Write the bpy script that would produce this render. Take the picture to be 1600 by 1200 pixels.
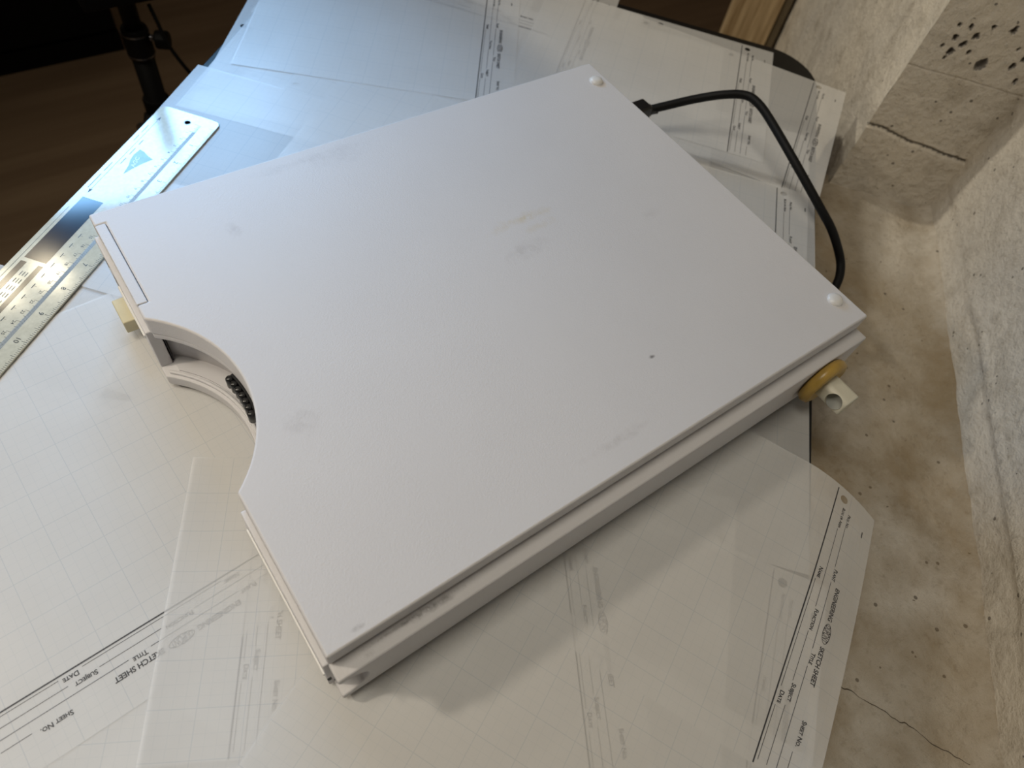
import bpy, bmesh, math, random
from mathutils import Vector, Matrix, noise
for o in list(bpy.data.objects): bpy.data.objects.remove(o)
scn = bpy.context.scene
C = scn.collection
random.seed(7)
R = math.radians

# ------------------------------------------------------------------ camera
cam_d = bpy.data.cameras.new('camera'); cam = bpy.data.objects.new('camera', cam_d); C.objects.link(cam)
cam_d.sensor_width = 36.0; cam_d.lens = 36.0*1093.6/1600
rt = Vector((0.80857503, -0.57107109, 0.14171886)); dn = Vector((-0.41986095, -0.72873108, -0.54098779)); fw = Vector((0.41221743, 0.377927, -0.82900421))
m = Matrix((rt, -dn, -fw)).transposed().to_4x4(); m.translation = Vector((-0.01116, -0.42301, 0.43806))
cam.matrix_world = m
cam_d.clip_start = 0.01; cam_d.clip_end = 50
cam_d.dof.use_dof = True; cam_d.dof.focus_distance = 0.47; cam_d.dof.aperture_fstop = 8.0
scn.camera = cam

# ------------------------------------------------------------------ world, lights, exposure
w = bpy.data.worlds.new('world'); scn.world = w; w.use_nodes = True
bg = w.node_tree.nodes['Background']; bg.inputs[0].default_value = (1.0, 0.74, 0.50, 1); bg.inputs[1].default_value = 0.042
scn.view_settings.view_transform = 'Standard'; scn.view_settings.look = 'None'
scn.view_settings.exposure = 0.0; scn.view_settings.gamma = 1.0; scn.view_settings.use_curve_mapping = False

def aim(o, tgt):
    o.rotation_euler = (Vector(tgt)-o.location).to_track_quat('-Z', 'Y').to_euler()
def spot(name, loc, tgt, col, e, size, rad, blend):
    d = bpy.data.lights.new(name, 'SPOT'); d.energy = e; d.color = col; d.spot_size = R(size); d.spot_blend = blend; d.shadow_soft_size = rad
    o = bpy.data.objects.new(name, d); C.objects.link(o); o.location = loc; aim(o, tgt); return o
# shaded warm lamps of the room, one added fill spot, and the cool panel carried by the stand
for bx in (-0.255, -0.125):      # two bulbs of one shaded lamp
    spot('warm_room_lamp', (bx, 1.42, 1.34), (0.30, -0.05, 0.0), (1.0, 0.86, 0.60), 3.0, 96, 0.046, 0.6)
spot('added_wall_fill', (0.20, 1.20, 1.10), (1.02, 0.02, 0.0), (1.0, 0.92, 0.77), 36, 50, 0.05, 1.0)  # unseen spot added to brighten the concrete wall and the right side
spot('warm_side_lamp', (-0.46, 0.06, 0.56), (-0.10, -0.24, 0.0), (1.0, 0.87, 0.70), 7.8, 110, 0.03, 1.0)
d = bpy.data.lights.new('cool_panel_lamp', 'AREA'); d.shape = 'RECTANGLE'; d.size = 0.38; d.size_y = 0.17; d.energy = 1.62; d.color = (0.27, 0.58, 1.0)
d.spread = R(95)
cool = bpy.data.objects.new('cool_panel_lamp', d); C.objects.link(cool); cool.location = (0.165, 0.60, 0.365); aim(cool, (0.0, 0.0, 0.0))

d = bpy.data.lights.new('ceiling_lamp', 'AREA'); d.shape = 'SQUARE'; d.size = 0.55; d.energy = 9.6; d.color = (1.0, 0.92, 0.78)
d.spread = R(80); d.energy = 2.35
cl = bpy.data.objects.new('ceiling_lamp', d); C.objects.link(cl); cl.location = (-0.50, -0.10, 1.75); aim(cl, (0.05, -0.20, 0.0))

# ------------------------------------------------------------------ helpers
def tag(o, label=None, cat=None, group=None, kind=None):
    if label: o['label'] = label
    if cat: o['category'] = cat
    if group: o['group'] = group
    if kind: o['kind'] = kind
    return o
def mk(name, verts, faces, mat, parent=None, smooth=False):
    me = bpy.data.meshes.new(name); me.from_pydata([tuple(v) for v in verts], [], faces); me.update()
    if mat: me.materials.append(mat)
    if smooth: me.polygons.foreach_set('use_smooth', [True]*len(me.polygons))
    o = bpy.data.objects.new(name, me); C.objects.link(o)
    if parent: o.parent = parent
    return o
def empty(name, loc=(0,0,0), rz=0):
    o = bpy.data.objects.new(name, None); C.objects.link(o); o.location = loc; o.rotation_euler = (0,0,rz); o.empty_display_size = .05
    return o
def bevel(o, wd, seg=2, ang=30):
    b = o.modifiers.new('bevel', 'BEVEL'); b.width = wd; b.segments = seg; b.limit_method = 'ANGLE'; b.angle_limit = R(ang)
    o.data.polygons.foreach_set('use_smooth', [True]*len(o.data.polygons))
    n = o.modifiers.new('wn', 'WEIGHTED_NORMAL'); n.keep_sharp = False
    return o
class MB:
    def __init__(s): s.v = []; s.f = []
    def add(s, v, f):
        n = len(s.v); s.v += [tuple(p) for p in v]; s.f += [tuple(i+n for i in q) for q in f]; return s
    def box(s, a, b):
        x0,y0,z0 = a; x1,y1,z1 = b
        return s.add([(x0,y0,z0),(x1,y0,z0),(x1,y1,z0),(x0,y1,z0),(x0,y0,z1),(x1,y0,z1),(x1,y1,z1),(x0,y1,z1)],
                     [(0,3,2,1),(4,5,6,7),(0,1,5,4),(1,2,6,5),(2,3,7,6),(3,0,4,7)])
    def prism(s, poly, z0, z1, axis='z'):
        n = len(poly)
        if axis == 'z': P = lambda p, z: (p[0], p[1], z)
        elif axis == 'y': P = lambda p, z: (p[0], z, p[1])
        else: P = lambda p, z: (z, p[0], p[1])
        v = [P(p, z0) for p in poly]+[P(p, z1) for p in poly]
        f = [tuple(range(n-1,-1,-1)), tuple(range(n, 2*n))]+[(i,(i+1)%n,n+(i+1)%n,n+i) for i in range(n)]
        return s.add(v, f)
    def tube(s, pts, r, n=10, cap=True):
        pts = [Vector(p) for p in pts]; rr = r if isinstance(r, (list,tuple)) else [r]*len(pts)
        v = []; f = []; up = None
        for i, p in enumerate(pts):
            t = (pts[min(i+1,len(pts)-1)]-pts[max(i-1,0)]).normalized()
            if up is None: up = t.orthogonal().normalized()
            up = (up-t*up.dot(t)).normalized(); b = t.cross(up)
            for k in range(n):
                a = 2*math.pi*k/n; v.append(p+(up*math.cos(a)+b*math.sin(a))*rr[i])
        for i in range(len(pts)-1):
            for k in range(n): f.append((i*n+k, i*n+(k+1)%n, (i+1)*n+(k+1)%n, (i+1)*n+k))
        if cap: f.append(tuple(range(n-1,-1,-1))); f.append(tuple((len(pts)-1)*n+k for k in range(n)))
        return s.add(v, f)
    def lathe(s, prof, n=24, origin=(0,0,0), axis=(0,0,1)):
        q = Vector((0,0,1)).rotation_difference(Vector(axis)); o = Vector(origin); v = []; f = []
        for (r, z) in prof:
            for k in range(n):
                a = 2*math.pi*k/n; v.append(o+q@Vector((r*math.cos(a), r*math.sin(a), z)))
        for i in range(len(prof)-1):
            for k in range(n): f.append((i*n+k, i*n+(k+1)%n, (i+1)*n+(k+1)%n, (i+1)*n+k))
        f.append(tuple(range(n-1,-1,-1))); f.append(tuple((len(prof)-1)*n+k for k in range(n)))
        return s.add(v, f)
    def build(s, name, mat, parent=None, smooth=False): 
        o = mk(name, s.v, s.f, mat, parent, smooth)
        bm = bmesh.new(); bm.from_mesh(o.data); bmesh.ops.recalc_face_normals(bm, faces=bm.faces); bm.to_mesh(o.data); bm.free()
        return o
def spline(pts, n=8):
    pts = [Vector(p) for p in pts]; out = []
    for i in range(len(pts)-1):
        p0,p1,p2,p3 = pts[max(i-1,0)],pts[i],pts[i+1],pts[min(i+2,len(pts)-1)]
        for k in range(n):
            t = k/n; out.append(0.5*((2*p1)+(p2-p0)*t+(2*p0-5*p1+4*p2-p3)*t*t+(3*p1-p0-3*p2+p3)*t**3))
    return out+[pts[-1]]
def rrect(x0, y0, x1, y1, r, n=6):
    o = []
    for cx, cy, a0 in ((x1-r,y1-r,0),(x0+r,y1-r,90),(x0+r,y0+r,180),(x1-r,y0+r,270)):
        for k in range(n+1): a = R(a0+90*k/n); o.append((cx+r*math.cos(a), cy+r*math.sin(a)))
    return o

# ------------------------------------------------------------------ materials
class NT:
    def __init__(s, name):
        s.m = bpy.data.materials.new(name); s.m.use_nodes = True; s.t = s.m.node_tree; s.b = s.t.nodes['Principled BSDF']; s.out = s.t.nodes['Material Output']
    def n(s, typ, **kw):
        x = s.t.nodes.new(typ)
        for k, v in kw.items(): setattr(x, k, v)
        return x
    def link(s, a, b): s.t.links.new(a, b)
    def val(s, sock, v):
        if hasattr(v, 'is_linked') or hasattr(v, 'links'): s.link(v, sock)
        else: sock.default_value = v
    def math(s, op, a, b=0.0, c=0.0, clamp=False):
        x = s.n('ShaderNodeMath', operation=op, use_clamp=clamp)
        for i, v in enumerate((a, b, c)): s.val(x.inputs[i], v)
        return x.outputs[0]
    def coord(s, which='Object'): return s.n('ShaderNodeTexCoord').outputs[which]
    def noise(s, vec, scale, detail=4, rough=.55):
        x = s.n('ShaderNodeTexNoise'); s.link(vec, x.inputs['Vector']); x.inputs['Scale'].default_value = scale; x.inputs['Detail'].default_value = detail; x.inputs['Roughness'].default_value = rough
        return x.outputs['Fac']
    def ramp(s, fac, a, b, lo=0.0, hi=1.0):
        x = s.n('ShaderNodeMapRange'); s.val(x.inputs[0], fac); x.inputs[1].default_value = a; x.inputs[2].default_value = b; x.inputs[3].default_value = lo; x.inputs[4].default_value = hi
        return x.outputs[0]
    def mix(s, fac, a, b):
        x = s.n('ShaderNodeMix', data_type='RGBA'); s.val(x.inputs[0], fac)
        for i, v in ((6, a), (7, b)):
            if isinstance(v, tuple): x.inputs[i].default_value = (*v, 1)
            else: s.link(v, x.inputs[i])
        return x.outputs[2]
    def sep(s, vec):
        x = s.n('ShaderNodeSeparateXYZ'); s.link(vec, x.inputs[0]); return x.outputs
    def bump(s, h, strength, dist):
        x = s.n('ShaderNodeBump'); s.link(h, x.inputs['Height']); x.inputs['Strength'].default_value = strength; x.inputs['Distance'].default_value = dist
        s.link(x.outputs[0], s.b.inputs['Normal'])
    def base(s, v):
        if isinstance(v, tuple): s.b.inputs['Base Color'].default_value = (*v, 1)
        else: s.link(v, s.b.inputs['Base Color'])
        return s
    def set(s, **kw):
        for k, v in kw.items(): s.b.inputs[k.replace('_', ' ')].default_value = v
        return s
def simple(name, col, rough=.5, metal=0.0, spec=.5, nscale=0, namt=.1):
    t = NT(name); t.set(Roughness=rough, Metallic=metal); t.b.inputs['Specular IOR Level'].default_value = spec
    if nscale:
        f = t.noise(t.coord(), nscale); t.base(t.mix(f, tuple(c*(1-namt) for c in col), tuple(min(1, c*(1+namt)) for c in col)))
    else: t.base(col)
    return t.m

def blob(t, xyz, cx, cy, rx, ry, nz, soft=.5):
    """irregular stain mask centred on (cx, cy) in object space"""
    dx = t.math('DIVIDE', t.math('SUBTRACT', xyz[0], cx), rx); dy = t.math('DIVIDE', t.math('SUBTRACT', xyz[1], cy), ry)
    r = t.math('SQRT', t.math('ADD', t.math('MULTIPLY', dx, dx), t.math('MULTIPLY', dy, dy)))
    r = t.math('ADD', r, t.math('MULTIPLY', t.math('SUBTRACT', nz, .5), 2.2))
    return t.ramp(r, 1.0, 1.0-soft, 0, 1)

# textured off-white plastic of the machine
def plastic(name, stains):
    t = NT(name); co = t.coord(); xyz = t.sep(co)
    n1 = t.noise(co, 9, 5); col = t.mix(t.ramp(n1, .35, .7), (.70,.69,.70), (.675,.665,.675))
    if stains:
        ns = t.noise(co, 60, 4, .7); n2 = t.noise(co, 170, 3, .7)
        for (cx, cy, rx, ry, c, amt) in stains:
            msk = t.math('MULTIPLY', blob(t, xyz, cx, cy, rx, ry, ns, .9), amt, clamp=True)
            msk = t.math('MULTIPLY', msk, t.ramp(n2, .3, .65))
            col = t.mix(msk, col, c)
    t.base(col); t.set(Roughness=.5); t.b.inputs['Specular IOR Level'].default_value = .35
    v = t.n('ShaderNodeTexVoronoi'); t.link(co, v.inputs['Vector']); v.inputs['Scale'].default_value = 900
    h = t.math('ADD', t.math('MULTIPLY', v.outputs['Distance'], .8), t.noise(co, 500, 3))
    t.bump(h, .22, .0004)
    return t.m
yel = (.62,.55,.42); gry = (.50,.48,.48); drk = (.16,.15,.15)
M = {}
M['lid'] = plastic('lid_plastic', [(.262,-.138,.030,.006,yel,.8),(.272,-.150,.020,.005,yel,.45),(.247,-.165,.022,.010,gry,.45),(.077,-.056,.006,.009,gry,.6),
    (.049,-.215,.012,.012,gry,.45),(.155,-.012,.05,.006,gry,.5),(.175,-.02,.03,.008,gry,.35),(.205,-.322,.03,.004,gry,.5),(.36,-.18,.012,.006,gry,.3),(.268,-.285,.003,.0018,drk,1.0),(.02,-.335,.004,.002,drk,.7)])
M['body'] = plastic('body_plastic', [(.045,-.3425,.035,.0016,drk,1.0),(.06,-.344,.02,.002,drk,.6),(.02,-.346,.004,.002,drk,.3)])
M['inner'] = simple('inner_grey_plastic', (.62,.61,.62), .5, nscale=40, namt=.05)
M['gap'] = simple('dark_gap', (.02,.02,.02), .8)
M['black_plastic'] = simple('black_plastic', (.012,.012,.013), .28, nscale=80, namt=.3)
M['cap'] = simple('white_cap_plastic', (.78,.775,.76), .3)
M['cream'] = simple('aged_cream_plastic', (.66,.60,.40), .45, nscale=120, namt=.08)
M['hub'] = simple('pale_hub_plastic', (.66,.64,.53), .4, nscale=90, namt=.05)
M['hubhole'] = simple('hub_bore', (.34,.35,.33), .5)
M['tire'] = simple('yellowed_rubber', (.42,.27,.06), .33, nscale=120, namt=.2)
M['cable'] = simple('black_cable', (.004,.004,.0045), .55, spec=.25)
M['table'] = simple('black_glass_top', (.008,.0075,.007), .4, spec=.15)
M['table_edge'] = simple('black_table_edge', (.02,.02,.022), .35)
M['steel'] = simple('dark_steel', (.03,.03,.032), .4, metal=.6)
M['stand'] = simple('black_stand_metal', (.003,.003,.0034), .6, spec=.2)
M['chrome'] = simple('stand_bright_metal', (.22,.22,.24), .3, metal=1.0)
M['ink'] = simple('black_print_ink', (.045,.045,.05), .6)
M['ruler_ink'] = simple('grey_ruler_ink', (.05,.055,.055), .4)
M['ruler_band'] = simple('faded_ruler_band', (.36,.38,.37), .4)
M['navy'] = simple('navy_ruler_print', (.012,.018,.035), .12)
M['ruler_blue'] = simple('blue_ruler_print', (.10,.16,.26), .25, nscale=150, namt=.3)
M['ruler_letter'] = simple('pale_ruler_print', (.55,.62,.66), .25)

# drafting vellum with a faint blue grid and three punched holes
t = NT('gridded_vellum'); co = t.coord(); x, y, z = t.sep(co)
def lines(c, pitch, wd):
    f = t.math('FRACT', t.math('ADD', t.math('DIVIDE', c, pitch), 100.5))
    return t.math('LESS_THAN', t.math('ABSOLUTE', t.math('SUBTRACT', f, .5)), wd/pitch/2)
gm = t.math('MAXIMUM', lines(x, .0254, .00042), lines(y, .0254, .00042)); gn = t.math('MAXIMUM', lines(x, .00635, .0003), lines(y, .00635, .0003))
nz = t.noise(co, 14, 4); base = t.mix(t.ramp(nz, .3, .75), (.88,.88,.87), (.83,.825,.81))
col = t.mix(t.math('MULTIPLY', gn, .13), base, (.42,.50,.62)); col = t.mix(t.math('MULTIPLY', gm, .24), col, (.38,.46,.60)); t.base(col)
t.set(Roughness=.34); t.b.inputs['Specular IOR Level'].default_value = .42
hole = None
for hy in (-.0317, -.1397, -.2477):
    dx = t.math('SUBTRACT', x, .0095); dy = t.math('SUBTRACT', y, hy)
    k = t.math('LESS_THAN', t.math('ADD', t.math('MULTIPLY', dx, dx), t.math('MULTIPLY', dy, dy)), .0033**2)
    hole = k if hole is None else t.math('MAXIMUM', hole, k)
al = t.math('MULTIPLY', t.math('SUBTRACT', 1.0, hole), .52); t.link(al, t.b.inputs['Alpha'])
t.bump(t.noise(co, 26, 2), .12, .002)
M['vellum'] = t.m

# worn cream ruler plastic with tide-mark stains
t = NT('worn_ruler_plastic'); co = t.coord(); xyz = t.sep(co); ns = t.noise(co, 35, 4, .6); n2 = t.noise(co, 300, 3)
col = t.mix(t.ramp(n2, .3, .8), (.60,.58,.47), (.50,.48,.38))
for (cx, cy, rx, ry) in ((.036,.042,.020,.006),(.030,.020,.022,.005),(.075,.036,.018,.006),(.02,.05,.012,.006)):
    col = t.mix(t.math('MULTIPLY', blob(t, xyz, cx, cy, rx, ry, ns, .5), .55), col, (.36,.26,.12))
t.base(col); t.set(Roughness=.16); t.b.inputs['Specular IOR Level'].default_value = .6
sc = t.noise(co, 90, 5, .7); rr = t.n('ShaderNodeMapRange'); t.link(sc, rr.inputs[0]); rr.inputs[3].default_value = .06; rr.inputs[4].default_value = .15; t.link(rr.outputs[0], t.b.inputs['Roughness'])
M['ruler'] = t.m

def concrete(name, warm, stain_lo):
    t = NT(name); co = t.coord('Object'); xyz = t.sep(co)
    a = t.noise(co, 5, 6, .6); b = t.noise(co, 24, 6, .65); c = t.noise(co, 130, 4, .7)
    col = t.mix(t.ramp(a, .32, .68), warm, (.68,.64,.57)); col = t.mix(t.math('MULTIPLY', t.ramp(b, .52, .75), .55), col, (.30,.25,.18))
    col = t.mix(t.math('MULTIPLY', t.ramp(c, .56, .72), .45), col, (.30,.26,.20))
    v = t.n('ShaderNodeTexVoronoi'); t.link(co, v.inputs['Vector']); v.inputs['Scale'].default_value = 75
    spots = t.math('MULTIPLY', t.math('LESS_THAN', v.outputs['Distance'], .12), t.math('GREATER_THAN', t.noise(co, 31, 2), .55))
    col = t.mix(t.math('MULTIPLY', spots, .75), col, (.10,.085,.07))
    if stain_lo: col = t.mix(t.math('MULTIPLY', t.ramp(t.noise(co, 8, 5, .6), .40, .64), .75), col, (.27,.19,.09))
    pa = t.n('ShaderNodeAttribute', attribute_name='pit'); col = t.mix(t.math('MULTIPLY', pa.outputs['Fac'], .8), col, (.13,.12,.11))  # pits and cold joint tinted dark; the pits' depth shade is put into colour
    t.base(col); t.set(Roughness=.92); t.b.inputs['Specular IOR Level'].default_value = .2
    h = t.math('ADD', t.math('MULTIPLY', b, 1.0), t.math('ADD', t.math('MULTIPLY', c, .6), t.math('MULTIPLY', spots, -.6)))
    t.bump(h, .8, .005)
    return t.m
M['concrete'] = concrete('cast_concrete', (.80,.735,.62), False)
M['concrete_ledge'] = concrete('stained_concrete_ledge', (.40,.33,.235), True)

t = NT('brown_floor'); co = t.coord(); mp = t.n('ShaderNodeMapping'); t.link(co, mp.inputs[0]); mp.inputs['Rotation'].default_value = (0,0,R(35)); mp.inputs['Scale'].default_value = (.5,7,1)
f = t.noise(mp.outputs[0], 2.0, 3); t.base(t.mix(t.ramp(f, .35, .65), (.27,.185,.115), (.37,.265,.17))); t.set(Roughness=.75); M['floor'] = t.m
t = NT('rough_pine'); co = t.coord(); mp = t.n('ShaderNodeMapping'); t.link(co, mp.inputs[0]); mp.inputs['Scale'].default_value = (22,22,1.6)
f = t.noise(mp.outputs[0], 2.2, 5, .6); t.base(t.mix(t.ramp(f, .38, .62), (.42,.28,.14), (.85,.66,.40))); t.set(Roughness=.7); t.bump(f, .3, .003); M['wood'] = t.m

# ------------------------------------------------------------------ the setting
UA = R(40); U = Vector((math.cos(UA), math.sin(UA), 0)); V = Vector((math.sin(UA), -math.cos(UA), 0))
def W(u, v, z): return U*u+V*v+Vector((0,0,z))
FLOOR = -0.74
MB().box((-3,-3,FLOOR-.05),(4.5,4.5,FLOOR)).build('floor', M['floor'])['kind'] = 'structure'

def rough_plate(name, mat, org, ea, eb, la, lb, na, nb, nrm, amp, sc, extra=None, parent=None):
    """cast face as a displaced grid: org + ea*a + eb*b pushed along nrm"""
    vs = []; fs = []
    for j in range(nb+1):
        for i in range(na+1):
            a = la*i/na; b = lb*j/nb; p = org+ea*a+eb*b
            h = amp*(noise.noise(p*sc)+.5*noise.noise(p*sc*2.7)+.25*noise.noise(p*sc*7))
            if extra: h += extra(a, b)
            vs.append(p+nrm*h)
    for j in range(nb):
        for i in range(na):
            q = j*(na+1)+i; fs.append((q, q+1, q+na+2, q+na+1))
    o = mk(name, vs, fs, mat, parent, True)
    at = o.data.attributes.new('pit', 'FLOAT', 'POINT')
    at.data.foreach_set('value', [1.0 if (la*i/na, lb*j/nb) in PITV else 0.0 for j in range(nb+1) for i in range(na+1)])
    if not parent: o['kind'] = 'structure'
    return o
LZ = -0.08
PITV = set()
def ledge_h(a, b):
    # mortar fillet along the wall foot, hairline crack across
    h = .010*math.exp(-max(0, .225-b)/.012)
    return h
# ledge in front of the wall: u from -0.75 to 0.50, v from 0.49 to 0.72
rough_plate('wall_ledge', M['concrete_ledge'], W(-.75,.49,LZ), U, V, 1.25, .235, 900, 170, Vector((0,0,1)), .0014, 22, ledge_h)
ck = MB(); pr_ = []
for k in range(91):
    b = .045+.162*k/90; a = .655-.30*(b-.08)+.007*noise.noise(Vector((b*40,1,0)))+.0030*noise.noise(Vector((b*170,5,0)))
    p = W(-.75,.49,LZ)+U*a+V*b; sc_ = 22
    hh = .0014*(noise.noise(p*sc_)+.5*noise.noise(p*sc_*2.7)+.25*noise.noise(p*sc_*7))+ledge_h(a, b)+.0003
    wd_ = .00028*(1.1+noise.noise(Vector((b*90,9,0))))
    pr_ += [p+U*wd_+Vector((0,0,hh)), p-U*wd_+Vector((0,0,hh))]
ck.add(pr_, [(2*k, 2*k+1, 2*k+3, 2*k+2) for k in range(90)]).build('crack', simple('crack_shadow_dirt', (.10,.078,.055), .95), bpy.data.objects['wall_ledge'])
MB().add([W(-.75,.49,LZ-.002), W(.50,.49,LZ-.002), W(.50,.49,FLOOR), W(-.75,.49,FLOOR)], [(0,1,2,3)]).build('wall_ledge_face', M['concrete_ledge'])['kind'] = 'structure'
def wall_h(a, b):
    h = 0
    for k, zb in enumerate((.060, .205, .35, .52)):
        if abs(b-zb-.004*math.sin(a*9+k)) < .0030: h += .0022
    return h+(.002 if .06 < b < .205 else 0)
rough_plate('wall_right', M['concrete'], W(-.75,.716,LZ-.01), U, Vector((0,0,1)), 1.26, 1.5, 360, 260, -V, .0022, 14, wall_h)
PITS = [(.030,.108),(.036,.118),(.026,.122),(.042,.128),(.022,.133),(.033,.135),(.046,.112),(.052,.140),(.020,.112),(.028,.101),(.064,.104),(.092,.110),(.086,.128),(.098,.120),(.070,.142),(.104,.098)]
PR = [.0030,.0028,.0024,.0030,.0016,.0020,.0014,.0016,.0016,.0018,.0052,.0026,.0016,.0034,.0030,.0022]
PITV = set()
def pier_h(a, b):
    h = 0
    for (px, pz), r in zip(PITS, PR):
        dx = a-px; dz = b-pz-.075; dd = math.sqrt(dx*dx+dz*dz*.6)+.0016*noise.noise(Vector((a*300,b*300,px*99)))
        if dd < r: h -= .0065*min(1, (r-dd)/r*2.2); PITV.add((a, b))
    # cold joint sloping across the foot of the face
    j = b-(.088-.10*a)-.003*noise.noise(Vector((a*30,0,0)))-.0012*noise.noise(Vector((a*210,3,0)))
    if abs(j) < .0030: h -= .005*(1-abs(j)/.0030)
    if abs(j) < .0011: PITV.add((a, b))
    h += .0012*(1/(1+math.exp(max(-30, min(30, j*500)))))
    if .160+.0*a < b < .162: h -= .0012
    return h
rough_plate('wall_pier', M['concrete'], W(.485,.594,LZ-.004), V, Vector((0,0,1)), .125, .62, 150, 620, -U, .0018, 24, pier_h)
def pier_side_h(a, b):
    h = .0006*math.sin(int((a+.02*b)/.085)*2.1)
    if (a+.02*b) % .085 < .0040: h += .0012
    return h
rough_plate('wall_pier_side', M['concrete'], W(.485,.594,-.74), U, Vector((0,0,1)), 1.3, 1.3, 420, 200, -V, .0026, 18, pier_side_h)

# wooden stud beside the pier
wd = empty('wooden_stud', W(1.20,.537,FLOOR), UA); tag(wd, 'rough yellowish timber stud standing behind the table beside the concrete pier', 'timber')
bevel(MB().box((-.02,-.036,0),(.02,.055,1.25)).build('board', M['wood'], wd), .003)
bevel(MB().box((-.018,-.052,0),(.018,-.038,1.25)).build('edge_strip', simple('grey_timber', (.20,.16,.10), .75, nscale=30, namt=.2), wd), .002)

# ------------------------------------------------------------------ table
TU0, TU1, TV0, TV1 = -.48, .597, -.0775, .538
tb = empty('drafting_table', W((TU0+TU1)/2, (TV0+TV1)/2, FLOOR), UA)
tag(tb, 'black glass topped drafting table with rounded corners covered by sketch sheets', 'table')
def tl(u, v, z): return (u-(TU0+TU1)/2, -(v-(TV0+TV1)/2), z-FLOOR)
hu, hv = (TU1-TU0)/2, (TV1-TV0)/2
top = MB().prism(rrect(-hu,-hv,hu,hv,.062,10), -FLOOR-.010, -FLOOR-.0004).build('glass_top', M['table'], tb); bevel(top, .0018, 3)
fr = MB()
for a, b in (((-hu+.06,-hv+.05),(hu-.06,-hv+.08)),((-hu+.06,hv-.08),(hu-.06,hv-.05)),((-hu+.05,-hv+.05),(-hu+.08,hv-.05)),((hu-.08,-hv+.05),(hu-.05,hv-.05))):
    fr.box((a[0],a[1],-FLOOR-.04),(b[0],b[1],-FLOOR-.0102))
fr.build('frame', M['steel'], tb)
for sx in (-1,1):
    for sy in (-1,1):
        MB().box((sx*(hu-.065)-.015, sy*(hv-.065)-.015, 0),(sx*(hu-.065)+.015, sy*(hv-.065)+.015, -FLOOR-.04)).build('leg', M['steel'], tb)

# ------------------------------------------------------------------ printed form of the sketch sheets (flat print, local cm, x along text, y up from the sheet's top edge)
def text_geo(s, size, bold=0.0, shear=0.0, small=False, spacing=1.0):
    cu = bpy.data.curves.new('t', 'FONT'); cu.body = s; cu.size = size; cu.offset = bold; cu.shear = shear; cu.space_character = spacing; cu.resolution_u = 3
    if small:
        cu.small_caps_scale = .78
        for ch in cu.body_format: ch.use_small_caps = True
    o = bpy.data.objects.new('t', cu); C.objects.link(o); bpy.context.view_layer.update()
    me = o.evaluated_get(bpy.context.evaluated_depsgraph_get()).to_mesh()
    v = [tuple(p.co[:2]) for p in me.vertices]; f = [tuple(p.vertices) for p in me.polygons]
    o.to_mesh_clear(); bpy.data.objects.remove(o); bpy.data.curves.remove(cu)
    return v, f
class Print:
    def __init__(s): s.v = []; s.f = []
    def add(s, v, f): n = len(s.v); s.v += v; s.f += [tuple(i+n for i in q) for q in f]
    def text(s, st, x, y, size, align='L', width=None, **kw):
        v, f = text_geo(st, size, **kw)
        if not v: return
        x0 = min(p[0] for p in v); x1 = max(p[0] for p in v); k = (width/(x1-x0)) if width else 1
        off = {'L': 0, 'C': -(x1-x0)*k/2, 'R': -(x1-x0)*k}[align]
        s.add([(x+off+(p[0]-x0)*k, y+p[1]) for p in v], f)
    def rect(s, x0, y0, x1, y1, seg=1):
        for i in range(seg):
            a = x0+(x1-x0)*i/seg; b = x0+(x1-x0)*(i+1)/seg
            s.add([(a,y0),(b,y0),(b,y1),(a,y1)], [(0,1,2,3)])
    def line(s, x0, x1, y, wd=.034): s.rect(x0, y-wd/2, x1, y+wd/2, max(1, int((x1-x0)/.6)))
    def ring(s, cx, cy, rx, ry, wd, n=40):
        v = []
        for k in range(n):
            a = 2*math.pi*k/n; v += [(cx+rx*math.cos(a), cy+ry*math.sin(a)), (cx+(rx-wd)*math.cos(a), cy+(ry-wd)*math.sin(a))]
        s.add(v, [(2*k, 2*((k+1)%n), 2*((k+1)%n)+1, 2*k+1) for k in range(n)])
form = Print(); KW = dict(bold=.011, small=True)
form.rect(.3, -3.91, 21.5, -3.82, 36); form.line(.3, 21.5, -3.70, .03) if False else None
form.text('Name', 7.45, -3.60, .39, **KW); form.line(8.5, 16.5, -3.66); form.text('Date', 16.75, -3.62, .39, **KW); form.line(17.75, 21.2, -3.66)
form.text('Bldg or Area', 1.7, -3.10, .32, **KW); form.line(3.7, 10.4, -3.10); form.text('Function', 10.55, -3.08, .39, **KW); form.line(12.25, 15.8, -3.10); form.text('Subject', 15.95, -3.08, .39, **KW); form.line(17.45, 21.2, -3.10)
form.text('Proj. No.', 1.9, -2.52, .32, **KW); form.line(3.2, 6.7, -2.52); form.text('Plant', 6.9, -2.50, .39, **KW); form.line(8.0, 13.2, -2.52); form.text('Title', 13.45, -2.50, .39, **KW); form.line(14.45, 21.2, -2.52)
form.text('Sheet No.', 17.7, -1.86, .39, **KW); form.line(19.7, 21.2, -1.92)
form.text('ENGINEERING', 8.15, -2.05, .44, width=2.6, bold=.014); form.text('SKETCH SHEET', 12.72, -2.05, .44, width=2.75, bold=.014)
form.rect(2.2, -1.02, 2.75, -.92)
form.ring(11.7, -1.88, .76, .30, .045)
v, f = text_geo('DUPONT', .5, bold=.006); x0 = min(p[0] for p in v); x1 = max(p[0] for p in v); y0 = min(p[1] for p in v); y1 = max(p[1] for p in v)
vv = []
for p in v:
    tx = ((p[0]-x0)/(x1-x0)*2-1)*.62; hgt = .27*math.sqrt(max(0, 1-(tx/.76)**2))
    vv.append((11.7+tx, -1.88+((p[1]-y0)/(y1-y0)*2-1)*hgt))
form.add(vv, f)

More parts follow.
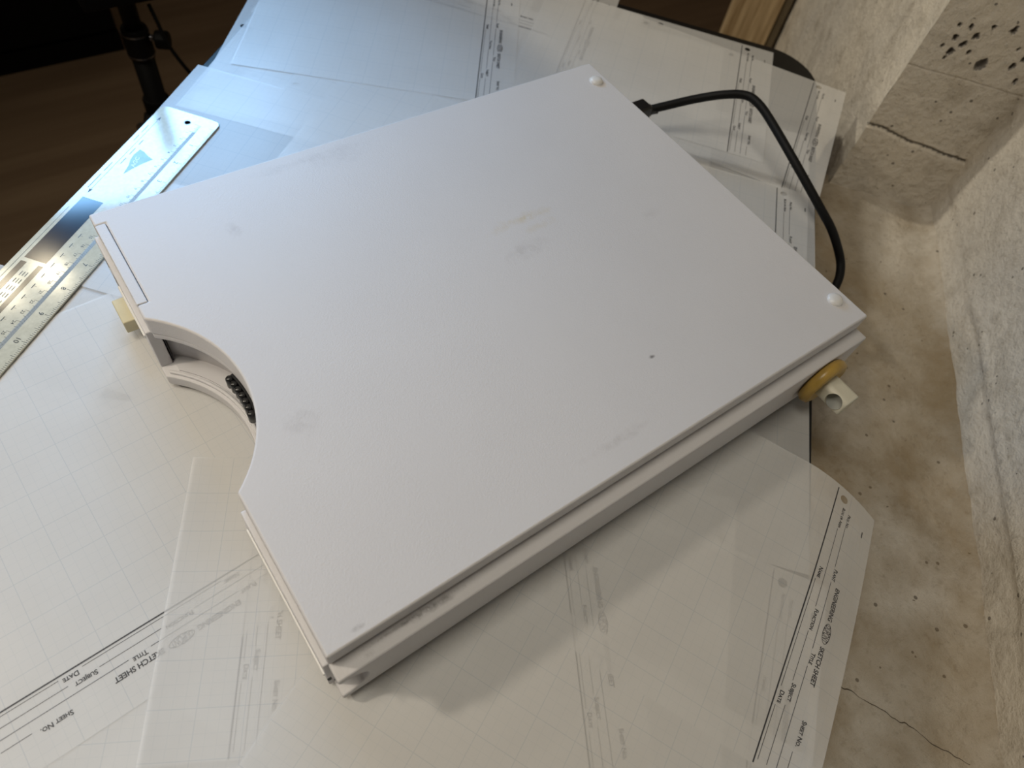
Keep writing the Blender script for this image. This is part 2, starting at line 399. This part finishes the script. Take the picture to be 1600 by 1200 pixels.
SW, SH, TH = .2159, .2794, .00006
def sheet(label, p0, ang, layer, printed=True, droop=None, name='sketch_sheet', curl=None):
    z = .0002+layer*.00013
    nx, ny = (36, 46) if droop else (18, 23)
    a = R(ang); ca, sa = math.cos(a), math.sin(a)
    def dz(x, y):
        wx = p0[0]/100+x*ca-y*sa; wy = p0[1]/100+x*sa+y*ca
        h = .00003*(1+noise.noise(Vector((x*12+layer, y*12, layer))))
        if droop:
            vv = wx*V.x+wy*V.y-TV1
            if vv > 0: h -= droop*vv*vv+.12*vv
        if curl: h += curl(x, y)
        return h
    vs = []; fs = []
    for k in (0, 1):
        for j in range(ny+1):
            for i in range(nx+1):
                x = SW*i/nx; y = -SH*j/ny; vs.append((x, y, dz(x, y)+k*TH))
    n = (nx+1)*(ny+1)
    for j in range(ny):
        for i in range(nx):
            q = j*(nx+1)+i; fs.append((q+n, q+n+nx+1, q+n+nx+2, q+n+1))
    o = mk(name, vs[n:], [tuple(i-n for i in q) for q in fs], M['vellum'], None, True)
    sol = o.modifiers.new('thickness', 'SOLIDIFY'); sol.thickness = TH; sol.offset = -1; sol.use_rim = True
    o.modifiers.remove(sol)
    o.location = (p0[0]/100, p0[1]/100, z); o.rotation_euler = (0,0,a)
    tag(o, label, 'paper', 'sketch sheets spread over the table')
    if printed:
        mk('printed_form', [(x/100, y/100, dz(x/100, y/100)+TH+.00003) for x, y in form.v], form.f, M['ink'], o)
    return o
sheet('blank edge of a sheet poking out along the far left table edge', (30,39), -40, 0)
sheet('translucent sheet under the fan at the far left behind the ruler', (31.9,36.9), -48, 1)
sheet('sheet whose faded heading shows right of the clear upper heading', (58.3,24.6), -136, 1)
sheet('sheet at the back whose ghosted heading lines up with the machine corner', (65,17.2), -140, 2)
sheet('blank sheet under the machine along the right table edge near the wheel', (45.8,-31.2), -139, 0, False)
sheet('sheet with a ghosted heading and punch hole beneath the front right sheet', (30.0,-46.7), -145, 6, True, 4.5)
sheet('sheet beneath the left pile with a pointed corner near the cream tab', (-4.4,-8.0), 38, 2, False)
sheet('sheet under the big left sheet with its edge starting beneath the ruler', (-12,-2.7), -40.6, 1, False)
sheet('sheet with blurred heading seen through the tilted sheet left of the machine', (7.9,-17.6), -120.5, 4)
sheet('sheet with blurred vertical heading below the front machine corner', (17.2,-31.3), -153, 3)
sheet('blank sheet lying flush with the table edge beneath the ruler', (4,12.5), -50, 0, False)
sheet('blank sheet under the cable shadow beside the back right corner of the machine', (67.4,-12.6), -140, 0, False)
for lab, p, an in (('blank lowest sheet under the blue lit back left pile', (38,36), -51), ('blank lowest sheet under the front left corner of the pile', (-18,-38), 128), ('blank lowest sheet beneath the middle of the front pile', (-3,-52), 131), ('blank lowest sheet under the middle of the back pile', (52,30), -52),
        ('blank lowest sheet beneath the right end of the front pile', (8,-57), 131), ('blank lowest sheet along the back table edge under the pile', (56,20), -49), ('blank bottom sheet below the ruler numbers at the left', (-20,-22), 130)):
    sheet(lab, p, an, 0, False)
sheet('large upside-down form at bottom left with clear black heading', (5.8,-28.2), 183.5, 5)
sheet('sheet with a bright raised left edge crossing the bottom left heading', (22.9,-30.8), -120.7, 7, True, None, 'sketch_sheet', lambda x, y: .0016*max(0, (-y-.2584)/.021)**2)
sheet('sheet with a slanting bright edge at the bottom below the machine corner', (-10.6,-36.9), 25.4, 9, False)
sheet('top front right form drooping over the table edge toward the ledge', (38.9,-45.5), -155.4, 11, True, 4.5)
sheet('sheet with a diagonal left edge at the back left under the pile', (40.7,33.2), -50.4, 4)
sheet('sheet with its corner at the left table edge above the ruler end', (8.3,-11.5), 131, 6, False)
sheet('faint sheet with a corner in the middle of the blue back area', (19,-17), 127, 6, False)
sheet('back sheet with the clear heading reaching the top middle of the photo', (53.3,22.1), -127.7, 8)
sheet('sheet whose heading runs under the bend of the black cable', (75.6,0.5), -140.3, 7)
sheet('far right sheet whose heading juts past the rounded table corner', (78.2,-9.0), -148.5, 4)
sheet('sheet by the right table edge under the cable with its heading beside the machine', (60.2,-19.4), -139, 8)

# ------------------------------------------------------------------ ruler (local x along its length from the far end, y up toward the table edge)
ra = R(218.7)
rl = empty('ruler', (.1369, .1396, .0013), ra); tag(rl, 'wide worn cream ruler with inch and centimetre scales along the table edge', 'ruler')
RL, RW = .475, .0572
# local frame: +x runs from the far end toward the viewer, +y is the inch edge side after the turn, so the body spans y in [0, -RW]
body = MB(); out = rrect(0, -RW, RL, 0, .0062, 6); body.prism(out, 0, .0014)
blade = body.build('blade', M['ruler'], rl); bevel(blade, .0004, 2)
hol = MB(); hol.lathe([(.0030,.00142),(.0030,.00150),(.0024,.00150),(.0024,.00142)], 20, (.0125,-.026,0)); hol.build('hang_hole', M['ruler_band'], rl)
marks = Print(); Z0 = 1.2
for i in range(0, 16*18):
    x = Z0+i*2.54/16
    if x > RL*100-.8: break
    L = .46 if i % 16 == 0 else .36 if i % 8 == 0 else .28 if i % 4 == 0 else .20
    marks.rect(x-.018, -.04-L, x+.018, -.04)
for k in range(1, 18):
    v, f = text_geo(str(k), .52, bold=.006); w_ = max(p[0] for p in v); hh = .36
    cx, cy = Z0+k*2.54+.02, -.78
    marks.add([(cx+(p[0]-w_/2), cy+p[1]-hh/2) for p in v], f)
for i in range(0, 450):
    x = Z0+i*.1
    if x > RL*100-.8: break
    L = .62 if i % 10 == 0 else .42 if i % 5 == 0 else .26
    marks.rect(x-.014, -1.30-L, x+.014, -1.30)
for k in range(1, 45):
    v, f = text_geo(str(k), .34, bold=.003); w_ = max(p[0] for p in v)
    cx, cy = Z0+k*1.0+.22, -1.98
    marks.add([(cx+(p[0]-w_/2), cy+p[1]-.1) for p in v], f)
for k in range(14, 44):
    marks.rect(Z0+k*1.1, -2.72, Z0+k*1.1+.02, -2.52); marks.rect(Z0+k*1.1-.2, -2.80, Z0+k*1.1+.25, -2.74)
# arrow with heads along the far section
marks.line(1.75, 12.2, -4.95, .035)
for xa, sg in ((1.55,1),(12.35,-1)): marks.add([(xa,-4.95),(xa+sg*.55,-4.80),(xa+sg*.42,-4.95),(xa+sg*.55,-5.10)], [(0,1,2,3)])
for xa, xb in ((3.0,4.1),(4.5,5.3),(8.4,9.6),(10.0,11.8)): marks.line(xa, xb, -5.28, .06)
for xa, xb in ((4.9,5.6),(6.1,7.0),(7.5,8.3)): marks.line(xa, xb, -4.62, .07)
marks.line(14.2, 47, -5.30, .03)
def flat(pr, name, mat, parent, z): return mk(name, [(x/100, y/100, z) for x, y in pr.v], pr.f, mat, parent)
flat(marks, 'graduation_marks', M['ruler_ink'], rl, .00146)
bandp = Print(); bandp.rect(2.2, -1.60, 46.5, -1.28); flat(bandp, 'scale_band', M['ruler_band'], rl, .00144)
nav = Print(); nav.rect(12.85, -5.02, 20.0, -3.25); nav.rect(20.35, -5.02, 47, -4.55); nav.rect(20.35, -3.62, 47, -3.22); flat(nav, 'dark_heading', M['navy'], rl, .00147)
cols = Print()
for k in range(34):
    for q in range(3): cols.rect(21.2+k*.72, -3.86-q*.22, 21.2+k*.72+.42, -3.80-q*.22)
flat(cols, 'table_rows', M['ruler_ink'], rl, .00146)
sh = Print(); cv = []
tip = [(6.1,-4.20),(6.9,-4.30),(7.6,-4.18),(8.2,-3.95),(9.3,-3.75),(8.35,-3.42),(7.6,-3.10),(6.75,-2.62),(6.55,-3.2),(6.25,-3.7)]
sh.add(tip, [tuple(range(len(tip)-1,-1,-1))]); flat(sh, 'emblem', M['ruler_blue'], rl, .00147)
el = Print(); v, f = text_geo('AGC', .62, bold=.01)
el.add([(8.25-p[0]*1.0*.95, -3.42-p[1]*.8-.18*p[0]) for p in v], f); flat(el, 'emblem_letters', M['ruler_letter'], rl, .00150)

# ------------------------------------------------------------------ the white machine
LX, LY, ZB, ZL, ZT = .4413, -.3402, .006, .0536, .0699
NC, NR, NL = (-.0535, -.169), .0865, .0800
mc = empty('white_machine', (0,0,0)); tag(mc, 'off-white flat plastic machine with curved cut-out resting on the sheets', 'machine')
def arc(r, x_at, n=28):
    """arc of the cut-out from its front end to its back end, where it meets x = x_at"""
    a = math.acos((x_at-NC[0])/r); return [(NC[0]+r*math.cos(-a+2*a*k/n), NC[1]+r*math.sin(-a+2*a*k/n)) for k in range(n+1)]
lid_poly = [(LX,LY),(LX,0),(0,0),(0,-.0122),(.0071,-.0122),(.0071,-.0888),(0,-.0888)]+arc(NR, 0)[::-1]+[(0,LY)]
lid = MB().prism(lid_poly[::-1], ZL+.0006, ZT).build('lid', M['lid'], mc); bevel(lid, .0016, 3, 40)
cov = MB().box((.0002,-.0886,ZL+.003),(.0068,-.0124,ZT-.0001)).build('side_cover', M['lid'], mc); bevel(cov, .0006, 2)
for sy in (-.0254, -.3166):
    MB().lathe([(.0062,ZT-.001),(.0062,ZT+.0008),(.0052,ZT+.0022),(.0034,ZT+.0030),(.0012,ZT+.0033)], 24, (.4290,sy,0)).build('screw_cap', M['cap'], mc, True)
bx0 = -.0030
base_poly = [(LX,LY+.001),(LX,-.004),(bx0,-.004)]+arc(NL, bx0)[::-1]+[(bx0,LY+.001)]
bs = MB().prism(base_poly[::-1], ZB, .0155).build('base_tray', M['body'], mc); bevel(bs, .001, 2, 40)
# raised lip round the cut-out
def arc_band(r0, r1, z0, z1, x_at, n=28, trim=0):
    a0 = arc(r0, x_at, n); a1 = arc(r1, x_at, n); mb = MB()
    v = [(p[0],p[1],z) for z in (z0, z1) for row in (a0, a1) for p in row]; k = n+1; f = []
    for i in range(n): f += [(i,i+1,k+i+1,k+i),(2*k+i,3*k+i,3*k+i+1,2*k+i+1),(i,2*k+i,2*k+i+1,i+1),(k+i,k+i+1,3*k+i+1,3*k+i)]
    f += [(0,k,3*k,2*k),(n,2*k+n,3*k+n,k+n)]
    return mb.add(v, f)
bevel(arc_band(NL+.0022, NL+.0045, .0150, .0180, 0).build('lip', M['body'], mc), .0008, 2)
bevel(arc_band(NR+.0002, NR+.006, ZL-.004, ZL+.0012, .001).build('opening_rim', M['lid'], mc), .0006, 1)
arc_band(NR+.011, NR+.013, .0150, ZL, .0072).build('inner_panel', M['inner'], mc, False)
MB().prism(([(.006,-.006),(.13,-.006),(.13,-.33),(.006,-.33)]+[(x_, y_) for x_, y_ in arc(NL+.006, .006)])[::-1], .0156, .0166).build('inner_floor', M['inner'], mc)
def wall(name, a, b): return bevel(MB().box(a, b).build(name, M['body'], mc), .0010, 2)
wall('side_wall', (bx0,-.0985,.0150), (.0050,-.004,ZL)); wall('side_wall', (bx0,LY+.001,.0150), (.0050,-.2405,ZL))
wall('back_wall', (.0050,-.012,.0150), (LX,-.004,ZL)); wall('end_wall', (LX-.008,LY+.001,.0150), (LX,-.012,ZL))
bevel(MB().box((.0056,-.0975,.0170),(.0066,-.0900,ZL-.002)).build('slit', M['gap'], mc), .0002)
# front wall with its half-round finger recess at the corner
cut = [(.0165*math.cos(R(a_)), .0295+.0170*math.sin(R(a_))) for a_ in range(90, -91, -9)]
fpoly = [(0,ZB),(0,.0125)]+[p for p in cut[::-1]][1:-1]+[(0,.0465),(0,ZL-.0006),(.4430,ZL-.0006),(.4430,ZB)]
frw = MB().prism(fpoly, LY-.0098, LY+.004, 'y').build('front_wall', M['body'], mc); bevel(frw, .0012, 2, 35)
bevel(MB().box((.0,LY+.0025,.0150),(.03,LY+.0045,.05)).build('recess_back', M['body'], mc), .0004)
# dark strip under the lid front, putting the gap's shadow line in as colour
MB().box((.004,LY+.001,ZL-.0008),(LX-.004,LY+.010,ZL+.0007)).build('lid_gap_shade', M['gap'], mc)
# black knurled thumb wheel peeping under the lid
def arc_part(r0, r1, z0, z1, a0, a1, n):
    mb = MB(); v = []
    for z in (z0, z1):
        for r in (r0, r1):
            for i in range(n+1):
                a = R(a0+(a1-a0)*i/n); v.append((NC[0]+r*math.cos(a), NC[1]+r*math.sin(a), z))
    k = n+1; f = []
    for i in range(n): f += [(i,i+1,k+i+1,k+i),(2*k+i,3*k+i,3*k+i+1,2*k+i+1),(i,2*k+i,2*k+i+1,i+1),(k+i,k+i+1,3*k+i+1,3*k+i)]
    f += [(0,k,3*k,2*k),(n,2*k+n,3*k+n,k+n)]
    return mb.add(v, f)
wheel = arc_part(NR-.0012, NR+.010, .0395, ZL-.0045, -10, 13, 14).build('thumb_wheel', M['black_plastic'], mc)
for k in range(7):
    a = R(-8.6+k*3.45); c_ = (NC[0]+(NR-.0030)*math.cos(a), NC[1]+(NR-.0030)*math.sin(a))
    MB().lathe([(.0018,.0392),(.0026,.0400),(.0026,ZL-.0056),(.0018,ZL-.0044)], 10, (c_[0],c_[1],0)).build('tooth', M['black_plastic'], wheel, True)
# slots and glossy catch on the left side
for (ya, yb, za, zb) in ((-.0215,-.0180,.0400,.0470),(-.0400,-.0360,.0400,.0470),(-.0455,-.0440,.03,.036),(-.0685,-.0672,.030,.0345),(-.3426,-.3414,.034,.0352)):
    MB().box((bx0-.0002,ya,za),(bx0+.002,yb,zb)).build('slot', M['gap'], mc)
bevel(MB().box((bx0-.0012,-.0900,.0385),(bx0+.001,-.0420,.0420)).build('side_rail', M['cap'], mc), .0006)
bevel(MB().box((bx0-.0010,-.338,.0285),(bx0+.001,-.242,.0320)).build('side_rail', M['cap'], mc), .0006)
tabp = bevel(MB().box((-.0118,-.0562,.0100),(-.0020,-.0330,.0215)).build('cream_tab', M['cream'], mc), .0010, 2)
for ya in (-.052, -.038): MB().box((-.0036,ya,.0212),(-.0022,ya+.0030,.0219)).build('notch_mark', M['gap'], tabp)
for fx, fy in ((.02,-.03),(.02,-.318),(.40,-.03),(.36,-.318)):
    MB().lathe([(.010,.0030),(.011,.0040),(.011,.0062)], 16, (fx,fy,0)).build('foot', M['black_plastic'], mc, True)
# yellowed rubber roller with pale hub on the front wall near the right end
KX, KY, KZ = .3985, LY-.0100, .0330
ring = [(KX, KY, KZ)]
prof = [(.0120,-.0034),(.0170,-.0050),(.0202,-.0036),(.0212,0),(.0202,.0036),(.0170,.0050),(.0120,.0034)]
MB().lathe(prof, 36, (KX,KY-.0050,KZ), (0,-1,0)).build('rubber_roller', M['tire'], mc, True)
hub = bevel(MB().prism(rrect(KX-.0085,KZ-.0085,KX+.0085,KZ+.0085,.0045,5), KY-.0310, KY-.0080, 'y').build('hub', M['hub'], mc), .0014, 2)
cutter = MB().lathe([(.0066,-.02),(.0066,.02)], 24, (KX-.0085,KY-.0225,KZ+.001), (-.8,-.05,.6)).build('hub_cut', M['hubhole'])
bo = hub.modifiers.new('bore', 'BOOLEAN'); bo.object = cutter; bo.operation = 'DIFFERENCE'; bo.solver = 'EXACT'
bpy.context.view_layer.update()
me = bpy.data.meshes.new_from_object(hub.evaluated_get(bpy.context.evaluated_depsgraph_get()))
hub.modifiers.clear(); hub.data = me; bpy.data.objects.remove(cutter)
MB().lathe([(.0065,0),(.0065,.001)], 20, (KX-.0010,KY-.0220,KZ-.004), (-.8,-.05,.6)).build('hub_bore', M['hubhole'], hub)
# plug on the far end
pl = bevel(MB().box((LX-.002,-.0490,.0220),(.4930,-.0330,.0400)).build('plug', M['black_plastic'], mc), .002, 2)
MB().lathe([(.0062,0),(.0060,.004),(.0046,.006),(.0042,.012)], 14, (.4930,-.0410,.0305), (.9,-.4,.1)).build('strain_relief', M['black_plastic'], pl, True)

# ------------------------------------------------------------------ black mains cable
cp = [(.4935,-.0412,.0305),(.5100,-.0490,.036),(.5344,-.0618,.045),(.5537,-.0780,.055),(.5677,-.0928,.060),(.5703,-.1079,.060),(.5691,-.1295,.055),(.5611,-.1727,.045),(.5624,-.2179,.025),(.5685,-.2395,.010),(.5745,-.2584,-.010),(.5707,-.2694,-.020),(.5640,-.2762,-.030),(.5500,-.2850,-.050),(.53,-.30,-.070),(.50,-.33,-.074)]
cb = MB().tube(spline(cp, 8), .0041, 12).build('power_cable', M['cable'], None, True); tag(cb, 'thick black cable arching from the machine over the right table edge', 'cable')

# ------------------------------------------------------------------ light stand behind the table
sx, sy = .166, .570
ls = empty('light_stand', (sx, sy, FLOOR)); tag(ls, 'black metal light stand with clamp knob behind the left table edge', 'stand')
H = -FLOOR
MB().lathe([(.0150,.06),(.0150,H-.165)], 18).build('lower_tube', M['stand'], ls, True)
MB().lathe([(.0115,H-.17),(.0115,H+.36)], 18).build('upper_tube', M['stand'], ls, True)
col_ = bevel(MB().lathe([(.0165,H-.195),(.0180,H-.188),(.0180,H-.160),(.0165,H-.152)], 20).build('collar', M['stand'], ls), .001)
MB().lathe([(.0183,H-.1900),(.0183,H-.1880)], 20).build('collar_ring', M['chrome'], col_)
MB().lathe([(.0183,H-.1600),(.0183,H-.1575)], 20).build('collar_ring', M['chrome'], col_)
kd = Vector((.86,-.50,0)).normalized()
MB().lathe([(.0045,.010),(.0045,.026)], 12, (0,0,H-.166), kd).build('bolt', M['chrome'], ls, True)
bevel(MB().lathe([(.0110,.024),(.0120,.026),(.0120,.040),(.0105,.042)], 12, (0,0,H-.168), kd).build('clamp_knob', M['stand'], ls), .001)
bevel(MB().box((-.055,-.03,H-.108),(.040,.03,H-.088)).build('bracket', M['stand'], ls), .004)
sp = bevel(MB().lathe([(.0170,H-.300),(.0190,H-.296),(.0190,H-.262),(.0170,H-.258)], 20).build('spreader', M['stand'], ls), .001)
MB().lathe([(.004,0),(.004,.03),(.007,.03),(.007,.036)], 10, (-.01,-.01,H-.28), (-.8,-.6,0)).build('spreader_bolt', M['chrome'], sp)
for k in range(3):
    a = R(80+120*k); e = Vector((math.cos(a)*.22, math.sin(a)*.22, .012))
    MB().tube([Vector((math.cos(a)*.017, math.sin(a)*.017, H-.28)), e], .008, 10).build('leg', M['stand'], ls, True)
# lamp housing of the cool panel, behind its emitting side
hd = MB().box((-.215,-.12,.004),(.215,.12,.030)).build('lamp_head', M['stand'], ls)
hm = cool.rotation_euler.to_matrix().to_4x4(); hd.matrix_local = Matrix.Translation(Vector((cool.location.x-sx, cool.location.y-sy, cool.location.z-FLOOR)))@hm
bevel(hd, .006)
lc = MB().tube(spline([(.190,.555,-.118),(.192,.545,-.135),(.196,.530,-.165),(.213,.510,-.205),(.240,.480,-.255),(.262,.45,-.32),(.27,.44,-.5),(.26,.46,FLOOR+.006)], 8), .0026, 8).build('lamp_cord', M['stand'], None, True)
tag(lc, 'thin black cord hanging from the light stand behind the table', 'cord')

# ------------------------------------------------------------------ invented black furniture standing in for plain darkness behind the stand
M['cab'] = simple('dark_corner_black', (.004,.004,.005), .7, spec=.15)
cab = empty('added_dark_cabinet', (-.26, 1.70, FLOOR)); tag(cab, 'invented black furniture standing in for the darkness of the top left corner behind the stand', 'added_dark_cabinet')
bevel(MB().box((-.60,-.22,.05),(.55,.24,.62)).build('body', M['cab'], cab), .004)
MB().box((-.60,-.232,0),(.55,.24,.0495)).build('plinth', M['cab'], cab)
for xa in (-.595, -.020):
    dr = bevel(MB().box((xa,-.238,.06),(xa+.565,-.2205,.61)).build('door', M['cab'], cab), .003)
    MB().box((xa+.27,-.250,.50),(xa+.30,-.2385,.52)).build('handle', M['steel'], dr)
